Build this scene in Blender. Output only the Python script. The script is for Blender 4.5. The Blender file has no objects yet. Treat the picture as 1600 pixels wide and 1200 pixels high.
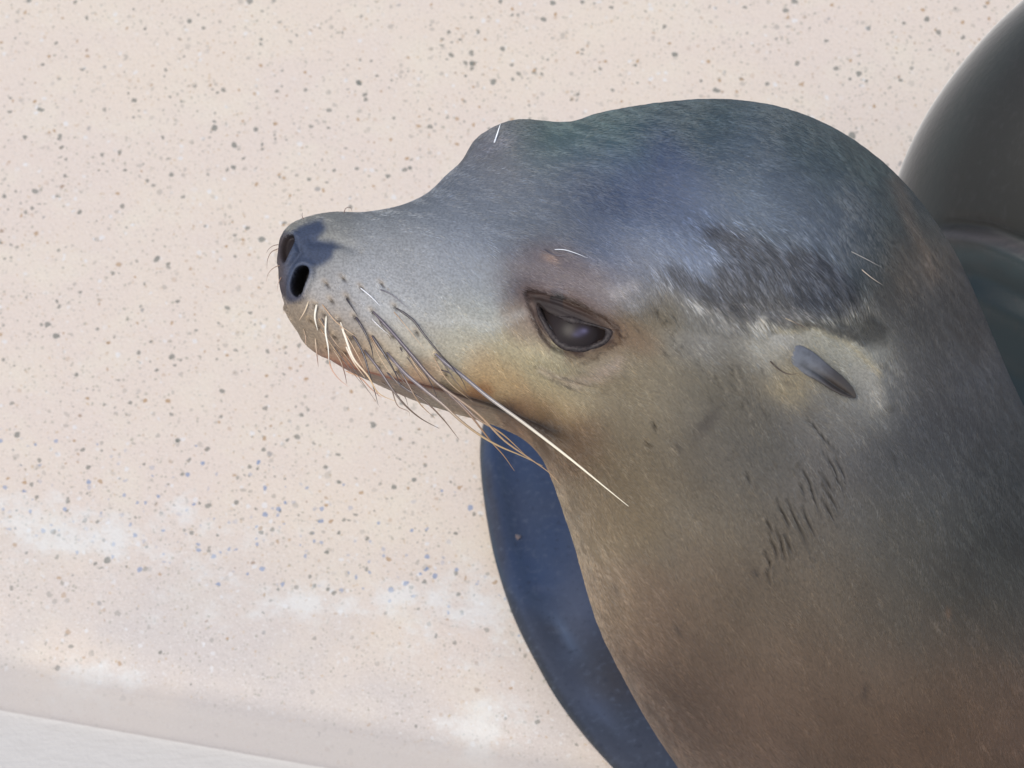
import bpy, math, random
import numpy as np
from mathutils import Vector, Matrix
from mathutils.bvhtree import BVHTree

random.seed(7); rng = np.random.default_rng(7)
SC = bpy.context.scene
C = SC.collection
R = math.radians

# ------------------------------------------------------------------ camera, sky, sun, exposure
PHI = R(48.0)            # the camera looks this far below the horizon
DIST = 3.0               # metres from lens to the head
HEAD_H = 0.62            # height of the head above the deck
U = 0.5 / 1600           # one modelling unit at the head, in metres
LENS = 36 * DIST / 0.5
ROT = np.array([[1, 0, 0], [0, math.sin(PHI), math.cos(PHI)], [0, -math.cos(PHI), math.sin(PHI)]])
ORG = np.array([0, 0, HEAD_H])

cam = bpy.data.cameras.new('camera'); camo = bpy.data.objects.new('camera', cam); C.objects.link(camo)
camo.location = tuple(ORG + DIST * ROT[2]); camo.rotation_euler = (math.pi / 2 - PHI, 0, 0)
cam.lens = LENS; cam.sensor_width = 36; cam.clip_end = 500; cam.clip_start = 0.05
cam.dof.use_dof = True; cam.dof.focus_distance = DIST - 0.05; cam.dof.aperture_fstop = 42
SC.camera = camo

world = bpy.data.worlds.new('World'); SC.world = world; world.use_nodes = True
nt = world.node_tree; nt.nodes.clear()
sky = nt.nodes.new('ShaderNodeTexSky'); sky.sky_type = 'NISHITA'; sky.sun_disc = False
SUN_EL, SUN_AZ = R(52), R(-158)     # azimuth from +Y towards +X
sky.sun_elevation = SUN_EL; sky.sun_rotation = SUN_AZ
sky.dust_density = 1.5; sky.air_density = 1.0
bg = nt.nodes.new('ShaderNodeBackground'); bg.inputs[1].default_value = 0.11
wo = nt.nodes.new('ShaderNodeOutputWorld')
nt.links.new(sky.outputs[0], bg.inputs[0]); nt.links.new(bg.outputs[0], wo.inputs[0])
sun = bpy.data.lights.new('sun', 'SUN'); suno = bpy.data.objects.new('sun', sun); C.objects.link(suno)
sun.energy = 2.1; sun.angle = R(26); sun.color = (1, .94, .84)
sd = Vector((math.sin(SUN_AZ) * math.cos(SUN_EL), math.cos(SUN_AZ) * math.cos(SUN_EL), math.sin(SUN_EL)))
suno.rotation_euler = sd.to_track_quat('Z', 'Y').to_euler(); suno.location = (0, 0, 6)
SC.view_settings.view_transform = 'Standard'; SC.view_settings.look = 'None'
SC.view_settings.exposure = 0.6; SC.view_settings.gamma = 1; SC.view_settings.use_curve_mapping = False

# ------------------------------------------------------------------ helpers
def W(p):                       # modelling frame (x right, y down, z towards the lens) to world metres
    p = np.asarray(p, float).reshape(-1, 3)
    z = p[:, 2] * U
    k = U * (DIST - z) / DIST
    v = np.stack([(p[:, 0] - 800) * k, -(p[:, 1] - 600) * k, z], 1)
    return v @ ROT + ORG

def ground_z(x, y, h=0.0):      # depth at which the sight line meets height h (world)
    # v.up = y' cos + z sin + HEAD_H = h ; y' = -(y-600) U (D-z)/D
    a = -(np.asarray(y, float) - 600) * U * math.cos(PHI)
    # a*(1 - z/D) + z sin = h-HEAD_H
    z = (h - HEAD_H - a) / (math.sin(PHI) - a / DIST)
    return z / U

def lin(c):
    c = np.asarray(c, float) / 255.0
    return np.where(c <= .04045, c / 12.92, ((c + .055) / 1.055) ** 2.4)

def mesh_obj(name, verts, faces, mat, parent=None, cols=None, smooth=True):
    me = bpy.data.meshes.new(name)
    verts = np.asarray(verts, np.float32)
    faces = np.asarray(faces, np.int32) if not isinstance(faces, list) else faces
    if isinstance(faces, np.ndarray):
        n, k = faces.shape
        me.vertices.add(len(verts)); me.vertices.foreach_set('co', verts.ravel())
        me.loops.add(n * k); me.loops.foreach_set('vertex_index', faces.ravel())
        me.polygons.add(n); me.polygons.foreach_set('loop_start', np.arange(0, n * k, k, dtype=np.int32))
        me.polygons.foreach_set('loop_total', np.full(n, k, np.int32))
        me.update(calc_edges=True); me.validate()
    else:
        me.from_pydata([tuple(v) for v in verts], [], faces)
    if smooth:
        me.polygons.foreach_set('use_smooth', np.ones(len(me.polygons), bool))
    if cols is not None:
        at = me.color_attributes.new('pigment_and_light', 'FLOAT_COLOR', 'POINT')
        c4 = np.ones((len(verts), 4), np.float32); c4[:, :3] = cols
        at.data.foreach_set('color', c4.ravel())
    me.materials.append(mat)
    o = bpy.data.objects.new(name, me); C.objects.link(o)
    if parent: o.parent = parent
    return o

def grid_faces(n, m, wrap=True):
    i = np.arange(n - 1)[:, None]; j = np.arange(m if wrap else m - 1)[None, :]
    j2 = (j + 1) % m
    a = i * m + j; b = i * m + j2; c = (i + 1) * m + j2; d = (i + 1) * m + j
    return np.stack([a, b, c, d], -1).reshape(-1, 4)

def tube(path, rad, seg=7):     # tapered tube, world metres
    path = np.asarray(path, float); n = len(path)
    t = np.gradient(path, axis=0); t /= np.linalg.norm(t, axis=1)[:, None] + 1e-12
    ref = ROT[2]
    a = np.cross(t, ref); a /= np.linalg.norm(a, axis=1)[:, None] + 1e-12
    b = np.cross(t, a)
    th = np.linspace(0, 2 * np.pi, seg, endpoint=False)
    v = path[:, None] + (np.cos(th)[None, :, None] * a[:, None] + np.sin(th)[None, :, None] * b[:, None]) * np.asarray(rad)[:, None, None]
    return v.reshape(-1, 3), grid_faces(n, seg)

def catmull(pts, n):
    pts = np.asarray(pts, float)
    if len(pts) == 2: return pts[0] + (pts[1] - pts[0]) * np.linspace(0, 1, n)[:, None]
    d = np.concatenate([[0], np.cumsum(np.linalg.norm(np.diff(pts[:, :2], axis=0), axis=1) + 1e-6)])
    return spline(d, pts, np.linspace(0, d[-1], n))

def spline(x, y, xq):           # monotone-ish cubic hermite
    x = np.asarray(x, float); y = np.asarray(y, float); one = y.ndim == 1
    if one: y = y[:, None]
    h = np.diff(x)[:, None]; dl = np.diff(y, axis=0) / h
    m = np.zeros_like(y); m[1:-1] = (dl[:-1] * h[1:] + dl[1:] * h[:-1]) / (h[:-1] + h[1:]); m[0] = dl[0]; m[-1] = dl[-1]
    k = np.clip(np.searchsorted(x, xq, 'right') - 1, 0, len(x) - 2)
    t = ((xq - x[k]) / (x[k + 1] - x[k]))[:, None]; H = h[k]
    r = (2*t**3 - 3*t**2 + 1) * y[k] + (t**3 - 2*t**2 + t) * H * m[k] + (-2*t**3 + 3*t**2) * y[k+1] + (t**3 - t**2) * H * m[k+1]
    return r[:, 0] if one else r

def poly_dist(x, y, pts):       # distance to a polyline, signed side, parameter 0..1
    pts = np.asarray(pts, float)
    best = np.full(x.shape, 1e9); side = np.zeros(x.shape); par = np.zeros(x.shape); n = len(pts) - 1
    for i in range(n):
        a, b = pts[i], pts[i + 1]; d = b - a; L2 = d @ d
        t = np.clip(((x - a[0]) * d[0] + (y - a[1]) * d[1]) / L2, 0, 1)
        qx = x - a[0] - t * d[0]; qy = y - a[1] - t * d[1]
        dist = np.hypot(qx, qy); m = dist < best
        best = np.where(m, dist, best)
        side = np.where(m, np.sign(d[0] * qy - d[1] * qx), side)      # + = below for a line going right
        par = np.where(m, (i + t) / n, par)
    return best, side, par

def in_poly(x, y, pts):
    pts = np.asarray(pts, float); c = np.zeros(x.shape, bool); n = len(pts)
    for i in range(n):
        x1, y1 = pts[i]; x2, y2 = pts[(i + 1) % n]
        if y1 == y2: continue
        m = ((y1 > y) != (y2 > y)) & (x < (x2 - x1) * (y - y1) / (y2 - y1) + x1)
        c ^= m
    return c

def sdist(x, y, pts):           # signed distance to a closed outline, negative inside
    d, _, _ = poly_dist(x, y, list(pts) + [pts[0]])
    return np.where(in_poly(x, y, pts), -d, d)

def sst(a, b, v):
    t = np.clip((v - a) / (b - a), 0, 1); return t * t * (3 - 2 * t)

def G(x, y, cx, cy, sx, sy=None, ang=0):
    sy = sy or sx; a = R(ang); dx = x - cx; dy = y - cy
    u = dx * math.cos(a) + dy * math.sin(a); v = -dx * math.sin(a) + dy * math.cos(a)
    return np.exp(-.5 * ((u / sx) ** 2 + (v / sy) ** 2))

class Field:                    # smooth random field for mottling
    def __init__(s, seed, scale, n=40, ax=(1, 1), ang=0):
        r = np.random.default_rng(seed); s.k = r.normal(size=(n, 2)) / scale; s.p = r.uniform(0, 6.283, n)
        a = R(ang); rot = np.array([[math.cos(a), math.sin(a)], [-math.sin(a), math.cos(a)]])
        s.k = (s.k / np.array(ax)) @ rot; s.n = n
    def __call__(s, x, y):
        out = np.zeros(np.shape(x))
        for (kx, ky), p in zip(s.k, s.p): out += np.sin(kx * x + ky * y + p)
        return out / math.sqrt(s.n / 2)

# ---- node helper
class N:
    def __init__(s, name):
        s.m = bpy.data.materials.new(name); s.m.use_nodes = True; s.t = s.m.node_tree; s.t.nodes.clear()
        s.out = s.t.nodes.new('ShaderNodeOutputMaterial'); s.b = s.t.nodes.new('ShaderNodeBsdfPrincipled')
        s.t.links.new(s.b.outputs[0], s.out.inputs[0])
    def n(s, typ, **kw):
        nd = s.t.nodes.new('ShaderNode' + typ)
        for k, v in kw.items():
            if k.startswith('i_'):
                key = k[2:]; key = int(key) if key.isdigit() else key.replace('_', ' ')
                if isinstance(v, (bpy.types.NodeSocket,)): s.t.links.new(v, nd.inputs[key])
                else: nd.inputs[key].default_value = v
            else: setattr(nd, k, v)
        return nd
    def math(s, op, a, b=0.0, c=None, clamp=False):
        nd = s.t.nodes.new('ShaderNodeMath'); nd.operation = op; nd.use_clamp = clamp
        for i, v in enumerate((a, b, c)):
            if v is None: continue
            if isinstance(v, bpy.types.NodeSocket): s.t.links.new(v, nd.inputs[i])
            else: nd.inputs[i].default_value = v
        return nd.outputs[0]
    def mix(s, f, a, b, mode='MIX'):
        nd = s.t.nodes.new('ShaderNodeMix'); nd.data_type = 'RGBA'; nd.blend_type = mode
        for i, v in ((0, f), (6, a), (7, b)):
            if isinstance(v, bpy.types.NodeSocket): s.t.links.new(v, nd.inputs[i])
            else: nd.inputs[i].default_value = v if i == 0 else (*v, 1)
        return nd.outputs[2]
    def ramp(s, v, lo, hi, a=0.0, b=1.0):
        nd = s.t.nodes.new('ShaderNodeMapRange'); nd.interpolation_type = 'SMOOTHSTEP'
        s.t.links.new(v, nd.inputs[0])
        for i, q in zip((1, 2, 3, 4), (lo, hi, a, b)): nd.inputs[i].default_value = q
        return nd.outputs[0]
    def set(s, **kw):
        for k, v in kw.items():
            k = k.replace('_', ' ')
            if isinstance(v, bpy.types.NodeSocket): s.t.links.new(v, s.b.inputs[k])
            else: s.b.inputs[k].default_value = v
        return s
    def bump(s, h, strength, dist):
        nd = s.n('Bump', i_Strength=strength, i_Distance=dist, i_Height=h)
        s.t.links.new(nd.outputs[0], s.b.inputs['Normal'])

# ------------------------------------------------------------------ deck (setting)
def gpt(x, y, h=0.0): return W([[x, y, ground_z(x, y, h)]])[0]
e0, e1 = gpt(0, 1036), gpt(420, 1110)
ed = (e1 - e0)[:2]; ed /= np.linalg.norm(ed); en = np.array([-ed[1], ed[0]])   # en points up the picture

def deck_material():
    m = N('speckled_deck')
    pos = m.n('NewGeometry').outputs['Position']
    def px(x, y):                       # world xy of a deck spot
        return gpt(x, y)[:2]
    sep = m.n('SeparateXYZ', i_0=pos)
    # distance across the rim
    dv = m.math('ADD', m.math('MULTIPLY', m.math('SUBTRACT', sep.outputs[0], float(e0[0])), float(en[0])),
                m.math('MULTIPLY', m.math('SUBTRACT', sep.outputs[1], float(e0[1])), float(en[1])))
    warp = m.n('TexNoise', i_Vector=pos, i_Scale=220.0, i_Detail=2.0)
    wv = m.n('VectorMath', operation='SCALE', i_0=m.n('VectorMath', operation='SUBTRACT', i_0=warp.outputs['Color'], i_1=(.5, .5, .5)).outputs[0], i_Scale=0.0035)
    p2 = m.n('VectorMath', operation='MULTIPLY', i_0=m.n('VectorMath', operation='ADD', i_0=pos, i_1=wv.outputs[0]).outputs[0], i_1=(1.0, .8, 1.0)).outputs[0]
    big = m.n('TexNoise', i_Vector=pos, i_Scale=5.0, i_Detail=4.0, i_Roughness=.6).outputs[0]
    col = m.mix(m.ramp(big, .38, .62), (.645, .55, .455), (.63, .535, .46))
    b2 = m.n('TexNoise', i_Vector=pos, i_Scale=22.0, i_Detail=5.0, i_Roughness=.65).outputs[0]
    col = m.mix(m.ramp(b2, .45, .75, 0, .5), col, (.665, .60, .485))
    # rim zone: finer, greyer, washed out
    rim = m.ramp(dv, .17, .03)
    wash = m.math('MULTIPLY', rim, m.ramp(m.n('TexNoise', i_Vector=pos, i_Scale=9.0, i_Detail=5.0).outputs[0], .35, .6, .25, 1))
    col = m.mix(m.math('MULTIPLY', wash, .8), col, (.50, .455, .43))
    fine = m.n('TexNoise', i_Vector=pos, i_Scale=750.0, i_Detail=2.0).outputs[0]
    col = m.mix(m.ramp(fine, .56, .72, 0, .25), col, (.35, .33, .30))
    col = m.mix(m.ramp(fine, .44, .3, 0, .35), col, (.72, .70, .68))
    # chips of aggregate, several sizes
    clump = m.n('TexNoise', i_Vector=pos, i_Scale=26.0, i_Detail=2.0).outputs[0]
    def chips(scale, offs, keep, rad, colour, strength, bias=None):
        nonlocal col
        v = m.n('VectorMath', operation='ADD', i_0=p2, i_1=offs).outputs[0]
        vo = m.n('TexVoronoi', i_Vector=v, i_Scale=scale, i_Randomness=1.0)
        s = m.n('SeparateColor', i_0=vo.outputs['Color'])
        k = keep if bias is None else m.math('MULTIPLY', bias, keep)
        on = m.math('LESS_THAN', s.outputs[0], k)
        r = m.math('MULTIPLY_ADD', s.outputs[1], rad * .75, rad * .45)
        edge = m.math('SUBTRACT', r, vo.outputs['Distance'])
        a = m.math('MULTIPLY', m.ramp(edge, 0.0, .08), on)
        a = m.math('MULTIPLY', a, m.math('MULTIPLY_ADD', s.outputs[2], .55 * strength, .22 * strength))
        col = m.mix(a, col, colour)
    rimless = m.ramp(rim, .2, 1.0, 1.0, .25)
    clumped = m.ramp(clump, .35, .6, .35, 1.3)
    blue_zone = m.math('MULTIPLY', m.ramp(dv, .21, .15), m.ramp(dv, .085, .11))
    chips(210, (3.1, 1.7, .3), .22, .33, (.66, .655, .65), .8)
    chips(420, (1.1, 7.7, .3), .34, .38, (.26, .25, .19), .75, clumped)
    chips(620, (6.1, 2.7, .8), .34, .40, (.30, .28, .25), .5)
    chips(500, (8.1, 1.7, 2.8), .10, .42, (.45, .31, .16), .7)
    chips(260, (0, 0, 0), .17, .42, (.16, .16, .135), 1.0, m.math('MULTIPLY', clumped, rimless))
    chips(150, (5.3, 2.2, .9), .13, .33, (.13, .14, .12), 1.0, m.math('MULTIPLY', clumped, rimless))
    chips(280, (9.3, 4.2, .1), .07, .42, (.34, .20, .085), .95, rimless)
    chips(190, (2.3, 9.2, .6), .025, .28, (.24, .15, .09), .9)
    chips(230, (7.3, 3.2, .5), .30, .36, (.11, .20, .37), .85, blue_zone)
    chips(120, (4.3, 8.2, .5), .045, .22, (.20, .20, .20), .8)
    # lime deposits: stains with shapes of their own
    dn = m.n('TexNoise', i_Vector=pos, i_Scale=38.0, i_Detail=6.0, i_Roughness=.7).outputs[0]
    tot = None
    for (cx, cy, rx, ry) in ((60, 820, .085, .016), (190, 850, .05, .014), (735, 955, .035, .026), (150, 1052, .018, .01), (735, 1130, .032, .014), (430, 940, .05, .012), (620, 930, .02, .012)):
        c = px(cx, cy)
        dx = m.math('DIVIDE', m.math('SUBTRACT', sep.outputs[0], float(c[0])), rx)
        dy = m.math('DIVIDE', m.math('SUBTRACT', sep.outputs[1], float(c[1])), ry)
        r = m.math('SQRT', m.math('ADD', m.math('MULTIPLY', dx, dx), m.math('MULTIPLY', dy, dy)))
        r = m.math('ADD', r, m.math('MULTIPLY_ADD', dn, 9.0, -4.5))
        a = m.ramp(r, 1.6, -.6)
        tot = a if tot is None else m.math('MAXIMUM', tot, a)
    col = m.mix(m.math('MULTIPLY', tot, .42), col, (.70, .73, .72))
    # the ledge below the rim
    led = m.ramp(dv, -.0150, -.0162)
    streak = m.n('TexNoise', i_Vector=m.n('VectorMath', operation='MULTIPLY', i_0=pos, i_1=(60, 420, 1)).outputs[0], i_Scale=1.0, i_Detail=4.0).outputs[0]
    lc = m.mix(m.ramp(streak, .35, .8), (.53, .505, .475), (.49, .465, .435))
    col = m.mix(led, col, lc)
    grey = m.math('MULTIPLY', m.ramp(dv, .020, -.006), m.ramp(dv, -.0165, -.0150))
    col = m.mix(m.math('MULTIPLY', grey, .85), col, (.32, .295, .285))  # shade of the sloping riser, put into the colour
    m.set(Base_Color=col, Roughness=.7)
    h = m.math('ADD', m.n('TexNoise', i_Vector=pos, i_Scale=350.0, i_Detail=3.0).outputs[0], m.math('MULTIPLY', b2, 1.5))
    m.bump(h, .35, .0008)
    return m.m

deck_mat = deck_material()
prof = [(20, .0), (2, 0), (.3, 0), (.14, 0), (.10, -.0007), (.07, -.002), (.045, -.0038), (.025, -.0062), (.012, -.0085), (.004, -.0105), (0, -.012),
        (-.003, -.0145), (-.007, -.0185), (-.011, -.0225), (-.0135, -.0245), (-.0155, -.0252), (-.02, -.0255), (-.1, -.026), (-.6, -.028), (-6, -.03)]
us = np.concatenate([[-20, -5, -1.5], np.linspace(-.6, 1.2, 120), [2, 5, 20]])
wob = Field(5, .05, 14)
dv_, df_ = [], None
for (v, h) in prof:
    for u in us:
        near = math.exp(-(v / .1) ** 2)
        w = float(wob(u, 0)) * .0006 * near + .0012 * math.sin(u * 9) * near
        xy = e0[:2] + ed * u + en * (v + w)
        dv_.append((xy[0], xy[1], h))
deck = mesh_obj('ground', dv_, grid_faces(len(prof), len(us), wrap=False)[:, ::-1], deck_mat)
deck['kind'] = 'structure'

# ------------------------------------------------------------------ sea lion body
# stations along the animal: crown side (T), throat side (B), half thickness D, centre depth Z, all in modelling units
ST = [
 # Tx,   Ty,   Bx,   By,   D,   Z
 (436.5, 404,  436.5, 410,  3, 172),
 (437.5, 376,  439,  440,  30, 168),
 (452,  352,   446,  478,  54, 158),
 (482,  338,   464,  512,  72, 147),
 (520,  331,   494,  546,  84, 136),
 (570,  331,   538,  576,  96, 121),
 (625,  321,   592,  602, 108, 104),
 (672,  301,   648,  626, 120,  86),
 (712,  272,   700,  643, 134,  66),
 (762,  232,   755,  659, 150,  46),
 (825,  202,   806,  678, 168,  26),
 (895,  186,   843,  708, 186,   6),
 (972,  169,   864,  752, 204, -14),
 (1060, 157,   880,  800, 222, -32),
 (1150, 155,   897,  850, 240, -50),
 (1238, 172,   911,  900, 258, -70),
 (1318, 208,   925,  950, 276, -95),
 (1390, 262,   945, 1002, 294, -125),
 (1450, 330,   974, 1058, 312, -165),
 (1500, 410,  1008, 1120, 330, -215),
 (1540, 500,  1048, 1182, 350, -275),
 (1580, 595,  1092, 1246, 372, -340),
 (1628, 690,  1140, 1320, 396, -420),
 (1690, 790,  1195, 1410, 425, -520),
 (1770, 900,  1260, 1530, 460, -650),
 (1880,1040,  1340, 1720, 520, -850),
 (2020,1220,  1400, 2000, 600, -1150),
 (2200,1400,  1480, 2260, 660, -1500),
 (2500,1500,  1800, 2480, 680, -1750),
 (2900,1560,  2300, 2520, 640, -1850),
 (3500,1700,  3100, 2420, 460, -1950),
 (3900,1900,  3800, 2100, 120, -2000),
]
ST = np.array(ST, float)

LIP = [(470, 535), (505, 556), (545, 571), (600, 587), (645, 598), (690, 609), (740, 624), (790, 641), (845, 664), (890, 686)]
EYE = [(841, 477), (854, 490), (878, 500), (904, 506), (930, 512), (948, 519), (944, 528), (930, 536), (912, 541), (894, 540), (878, 533), (865, 520), (854, 503)]
EYE_RIM = [(820, 455), (850, 457), (880, 464), (912, 478), (940, 496), (962, 516), (962, 530), (942, 544), (912, 552), (885, 550), (862, 539), (845, 520), (832, 492)]
NOS1 = [(464, 417), (474, 413), (483, 416), (485, 427), (479, 442), (474, 457), (467, 462), (459, 455), (456, 440), (459, 425)]
NOS2 = [(450, 367), (459, 368), (459, 382), (453, 397), (447, 411), (441, 402), (439, 386), (443, 373)]
def rounded(o, n=40):
    o = np.array(list(o[-2:]) + list(o) + list(o[:2]), float); m_ = len(o)
    k_ = np.hanning(5); q_ = spline(np.arange(m_), o, np.linspace(2, m_ - 2, n + 1))[:-1]
    return [tuple(v_) for v_ in q_]
NOS1 = [(472 + (x_ - 472) * .82, 438 + (y_ - 438) * .88) for x_, y_ in rounded(NOS1)]
NOS2 = rounded(NOS2)
WR = [((247,85),(258,100),(266,116),(271,134),(276,149),(287,171)), ((282,95),(295,117),(304,128)), ((285,115),(297,135),(310,155)), ((285,140),(295,157),(304,172)),
      ((262,14),(274,27),(290,47),(312,68)), ((287,67),(302,87),(310,110),(320,125)), ((306,75),(317,95),(322,115)), ((214,140),(225,165),(235,182)),
      ((230,141),(237,156),(241,168),(255,195),(269,224)), ((254,152),(262,172),(275,197)), ((197,172),(208,191)), ((203,200),(211,215),(216,232)),
      ((211,185),(220,202),(224,222),(229,237)), ((226,196),(233,210),(238,222)), ((195,222),(204,240),(198,252),(205,270)), ((250,114),(259,132)), ((165,98),(175,115)), ((18,20),(27,34)), ((6,52),(20,62))]
WR = [[(1000 + x, 640 + y) for x, y in w] for w in WR]
_r = np.random.default_rng(12); NFOLD = len(WR)
for (cx, cy, sx, sy, cnt, a0) in ((1038, 510, 22, 40, 9, 54), (1130, 600, 60, 40, 7, 50), (1400, 660, 80, 80, 3, 55)):
    for _ in range(cnt):
        x_, y_ = cx + sx * _r.normal(), cy + sy * _r.normal(); a_ = R(a0 + 8 * _r.normal()); l_ = _r.uniform(7, 14)
        WR.append([(x_ - l_ * math.cos(a_), y_ - l_ * math.sin(a_)), (x_ + l_ * .1, y_ - l_ * .05), (x_ + l_ * math.cos(a_ + .25), y_ + l_ * math.sin(a_ + .25))])
WR += [[(860, 586), (885, 590), (916, 601)], [(858, 592), (880, 600), (905, 612)]]

def body_grid(ST, n_ring, n_seg, dens=None, front=.62):
    idx = np.arange(len(ST), dtype=float)
    # distribute rings evenly in mid-line length, with density weight
    q = np.linspace(0, len(ST) - 1, 4000); s = spline(idx, ST, q)
    mid = np.stack([(s[:, 0] + s[:, 2]) / 2, (s[:, 1] + s[:, 3]) / 2, s[:, 5]], 1)
    seg = np.linalg.norm(np.diff(mid, axis=0), axis=1)
    seg = seg * (dens(mid[1:]) if dens else 1) + .15
    L = np.concatenate([[0], np.cumsum(seg)])
    qq = np.interp(np.linspace(0, L[-1], n_ring), L, q)
    S = spline(idx, ST, qq)
    kr = np.hanning(61); kr /= kr.sum()
    Sm = np.stack([np.convolve(np.pad(S[:, c_], 30, mode='reflect', reflect_type='odd'), kr, 'valid') for c_ in range(6)], 1)
    bl = sst(5.5, 8.5, qq)[:, None]; S = S * (1 - bl) + Sm * bl
    # blunt start: sqrt-like opening is encoded in the stations
    T = S[:, 0:2]; B = S[:, 2:4]; D = S[:, 4]; Z = S[:, 5]
    nf = int(n_seg * front); nb = n_seg - nf
    th = np.concatenate([np.linspace(0, np.pi, nf, endpoint=False), np.linspace(np.pi, 2 * np.pi, nb, endpoint=False)])
    c = np.cos(th); sn = np.sin(th)
    mid = (T + B) / 2; A = (T - B) / 2
    X = mid[:, 0:1] + A[:, 0:1] * c; Y = mid[:, 1:2] + A[:, 1:2] * c
    ZZ = Z[:, None] + D[:, None] * sn
    return np.stack([X, Y, ZZ], -1), qq

def dens(m):
    return np.where((m[:, 0] < 1420) & (m[:, 1] < 1150), 1.0, .12)
P, qq = body_grid(ST, 980, 620, dens)

def normals(P):
    du = np.gradient(P, axis=0); dv = np.roll(P, -1, 1) - np.roll(P, 1, 1)
    n = np.cross(dv, du); n /= np.linalg.norm(n, axis=-1, keepdims=True) + 1e-9
    return n
nr = normals(P)
ctr = P.mean(1, keepdims=True)
if ((nr * (P - ctr)).sum(-1)).mean() < 0: nr = -nr
X, Y, Z = P[..., 0].copy(), P[..., 1].copy(), P[..., 2].copy()
F = sst(-.05, .35, nr[..., 2])              # front side gate
disp = np.zeros_like(X)
# --- broad forms
disp += 16 * F * G(X, Y, 560, 500, 75, 50, 20)              # whisker pad
disp += 9 * F * G(X, Y, 690, 560, 70, 26, 22)               # rear of upper lip
disp -= 12 * F * G(X, Y, 690, 440, 80, 38, 25)              # hollow before the eye
disp -= 9 * F * G(X, Y, 800, 330, 80, 40, -20)              # forehead dip between brows
disp += 20 * F * G(X, Y, 905, 440, 62, 26, 18)              # near brow
disp += 10 * F * G(X, Y, 985, 470, 34, 34)                  # behind brow
disp -= 16 * F * G(X, Y, 836, 470, 24, 20, 30)              # tear corner
disp += 10 * F * G(X, Y, 905, 575, 60, 16, 12)              # lower lid bag
disp += 9 * F * G(X, Y, 1180, 440, 130, 55, 20)
disp += 12 * F * G(X, Y, 1200, 295, 120, 34, 14)
disp -= 12 * F * G(X, Y, 1010, 300, 80, 40, 25)
disp -= 10 * F * G(X, Y, 1330, 330, 34, 70, -35)             # temple muscle
disp -= 9 * F * G(X, Y, 1090, 530, 120, 16, 12)             # groove eye to ear
disp -= 16 * F * G(X, Y, 1320, 590, 56, 50, 20)             # ear dish
disp += 9 * F * np.exp(-(poly_dist(X, Y, [(1200, 505), (1260, 505), (1330, 528), (1372, 570), (1385, 630)])[0] / 14) ** 2)
disp += 9 * F * G(X, Y, 1232, 552, 24, 15, 30)
disp += 10 * F * G(X, Y, 930, 680, 90, 40, 35)              # jowl
disp -= 12 * F * G(X, Y, 1000, 790, 60, 150, -20)
disp += 9 * F * G(X, Y, 1400, 420, 30, 130, -28)            # nape fold
disp -= 10 * F * G(X, Y, 1470, 460, 18, 120, -28)
# far brow, on the skyline
far = G(X, Y, 782, 222, 46, 30, -12) * sst(-.75, -.1, nr[..., 2]) * sst(.3, .9, -nr[..., 1])
disp += 24 * far
up_ = sst(-.75, -.1, nr[..., 2]) * sst(.2, .7, -nr[..., 1])
disp += 8 * up_ * G(X, Y, 742, 226, 17, 20) + 6 * up_ * G(X, Y, 700, 276, 22, 24) + 4 * up_ * G(X, Y, 815, 196, 26, 20) - 5 * up_ * G(X, Y, 893, 196, 22, 20)
# --- nose
disp += 7 * F * G(X, Y, 470, 440, 26, 34)
d1 = sdist(X, Y, NOS1); d2 = sdist(X, Y, NOS2)
disp += 4 * F * np.exp(-((d1 - 5) / 5) ** 2) + 2.5 * F * np.exp(-((d2 - 4) / 4) ** 2)
disp -= 6 * F * np.exp(-(poly_dist(X, Y, [(462, 375), (470, 395), (458, 415), (449, 440), (447, 470)])[0] / 4.5) ** 2)   # septum groove
disp -= 5 * F * np.exp(-(poly_dist(X, Y, [(490, 378), (520, 376), (550, 385)])[0] / 9) ** 2)
nosfront = np.clip(nr[..., 2] * 2 + .6, 0, 1)
disp -= 6 * sst(1.5, -5, d1) * nosfront + 6 * sst(1, -6, d2) * nosfront
# --- mouth
dl, sl, pl = poly_dist(X, Y, LIP)
jaw = sst(0, 10, dl * sl) * (sl > 0) * sst(1, .72, pl) * sst(80, 40, dl)
disp -= 9 * F * jaw
disp -= 9 * np.exp(-(dl / 3.6) ** 2) * sst(1.0, .8, pl) * F * sst(0, .12, pl)
disp += 4 * np.exp(-((dl * sl + 9) / 7) ** 2) * sst(1.0, .85, pl) * F
# --- eye
de = sdist(X, Y, EYE); dr = sdist(X, Y, EYE_RIM)
disp -= 6 * F * sst(6, -4, dr)
for line_, w_, dpt in (([(822, 459), (848, 461), (880, 469), (914, 483), (944, 499), (970, 521)], 2.8, 4.5), ([(826, 478), (836, 502), (850, 526), (868, 545), (890, 555)], 3.0, 3.0),
                       ([(835, 500), (845, 520), (858, 534)], 2.0, 2.5), ([(842, 470), (870, 478), (905, 492), (935, 504)], 2.2, 2.2), ([(950, 535), (925, 552), (895, 560)], 3.0, 2.0)):
    d_, s_, p_ = poly_dist(X, Y, line_)
    disp -= dpt * F * np.exp(-(d_ / w_) ** 2) * np.sin(np.clip(p_, .1, .9) * np.pi); disp += dpt * .5 * F * np.exp(-((d_ - w_ * 2.2) / w_) ** 2) * np.sin(np.clip(p_, .1, .9) * np.pi)
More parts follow.
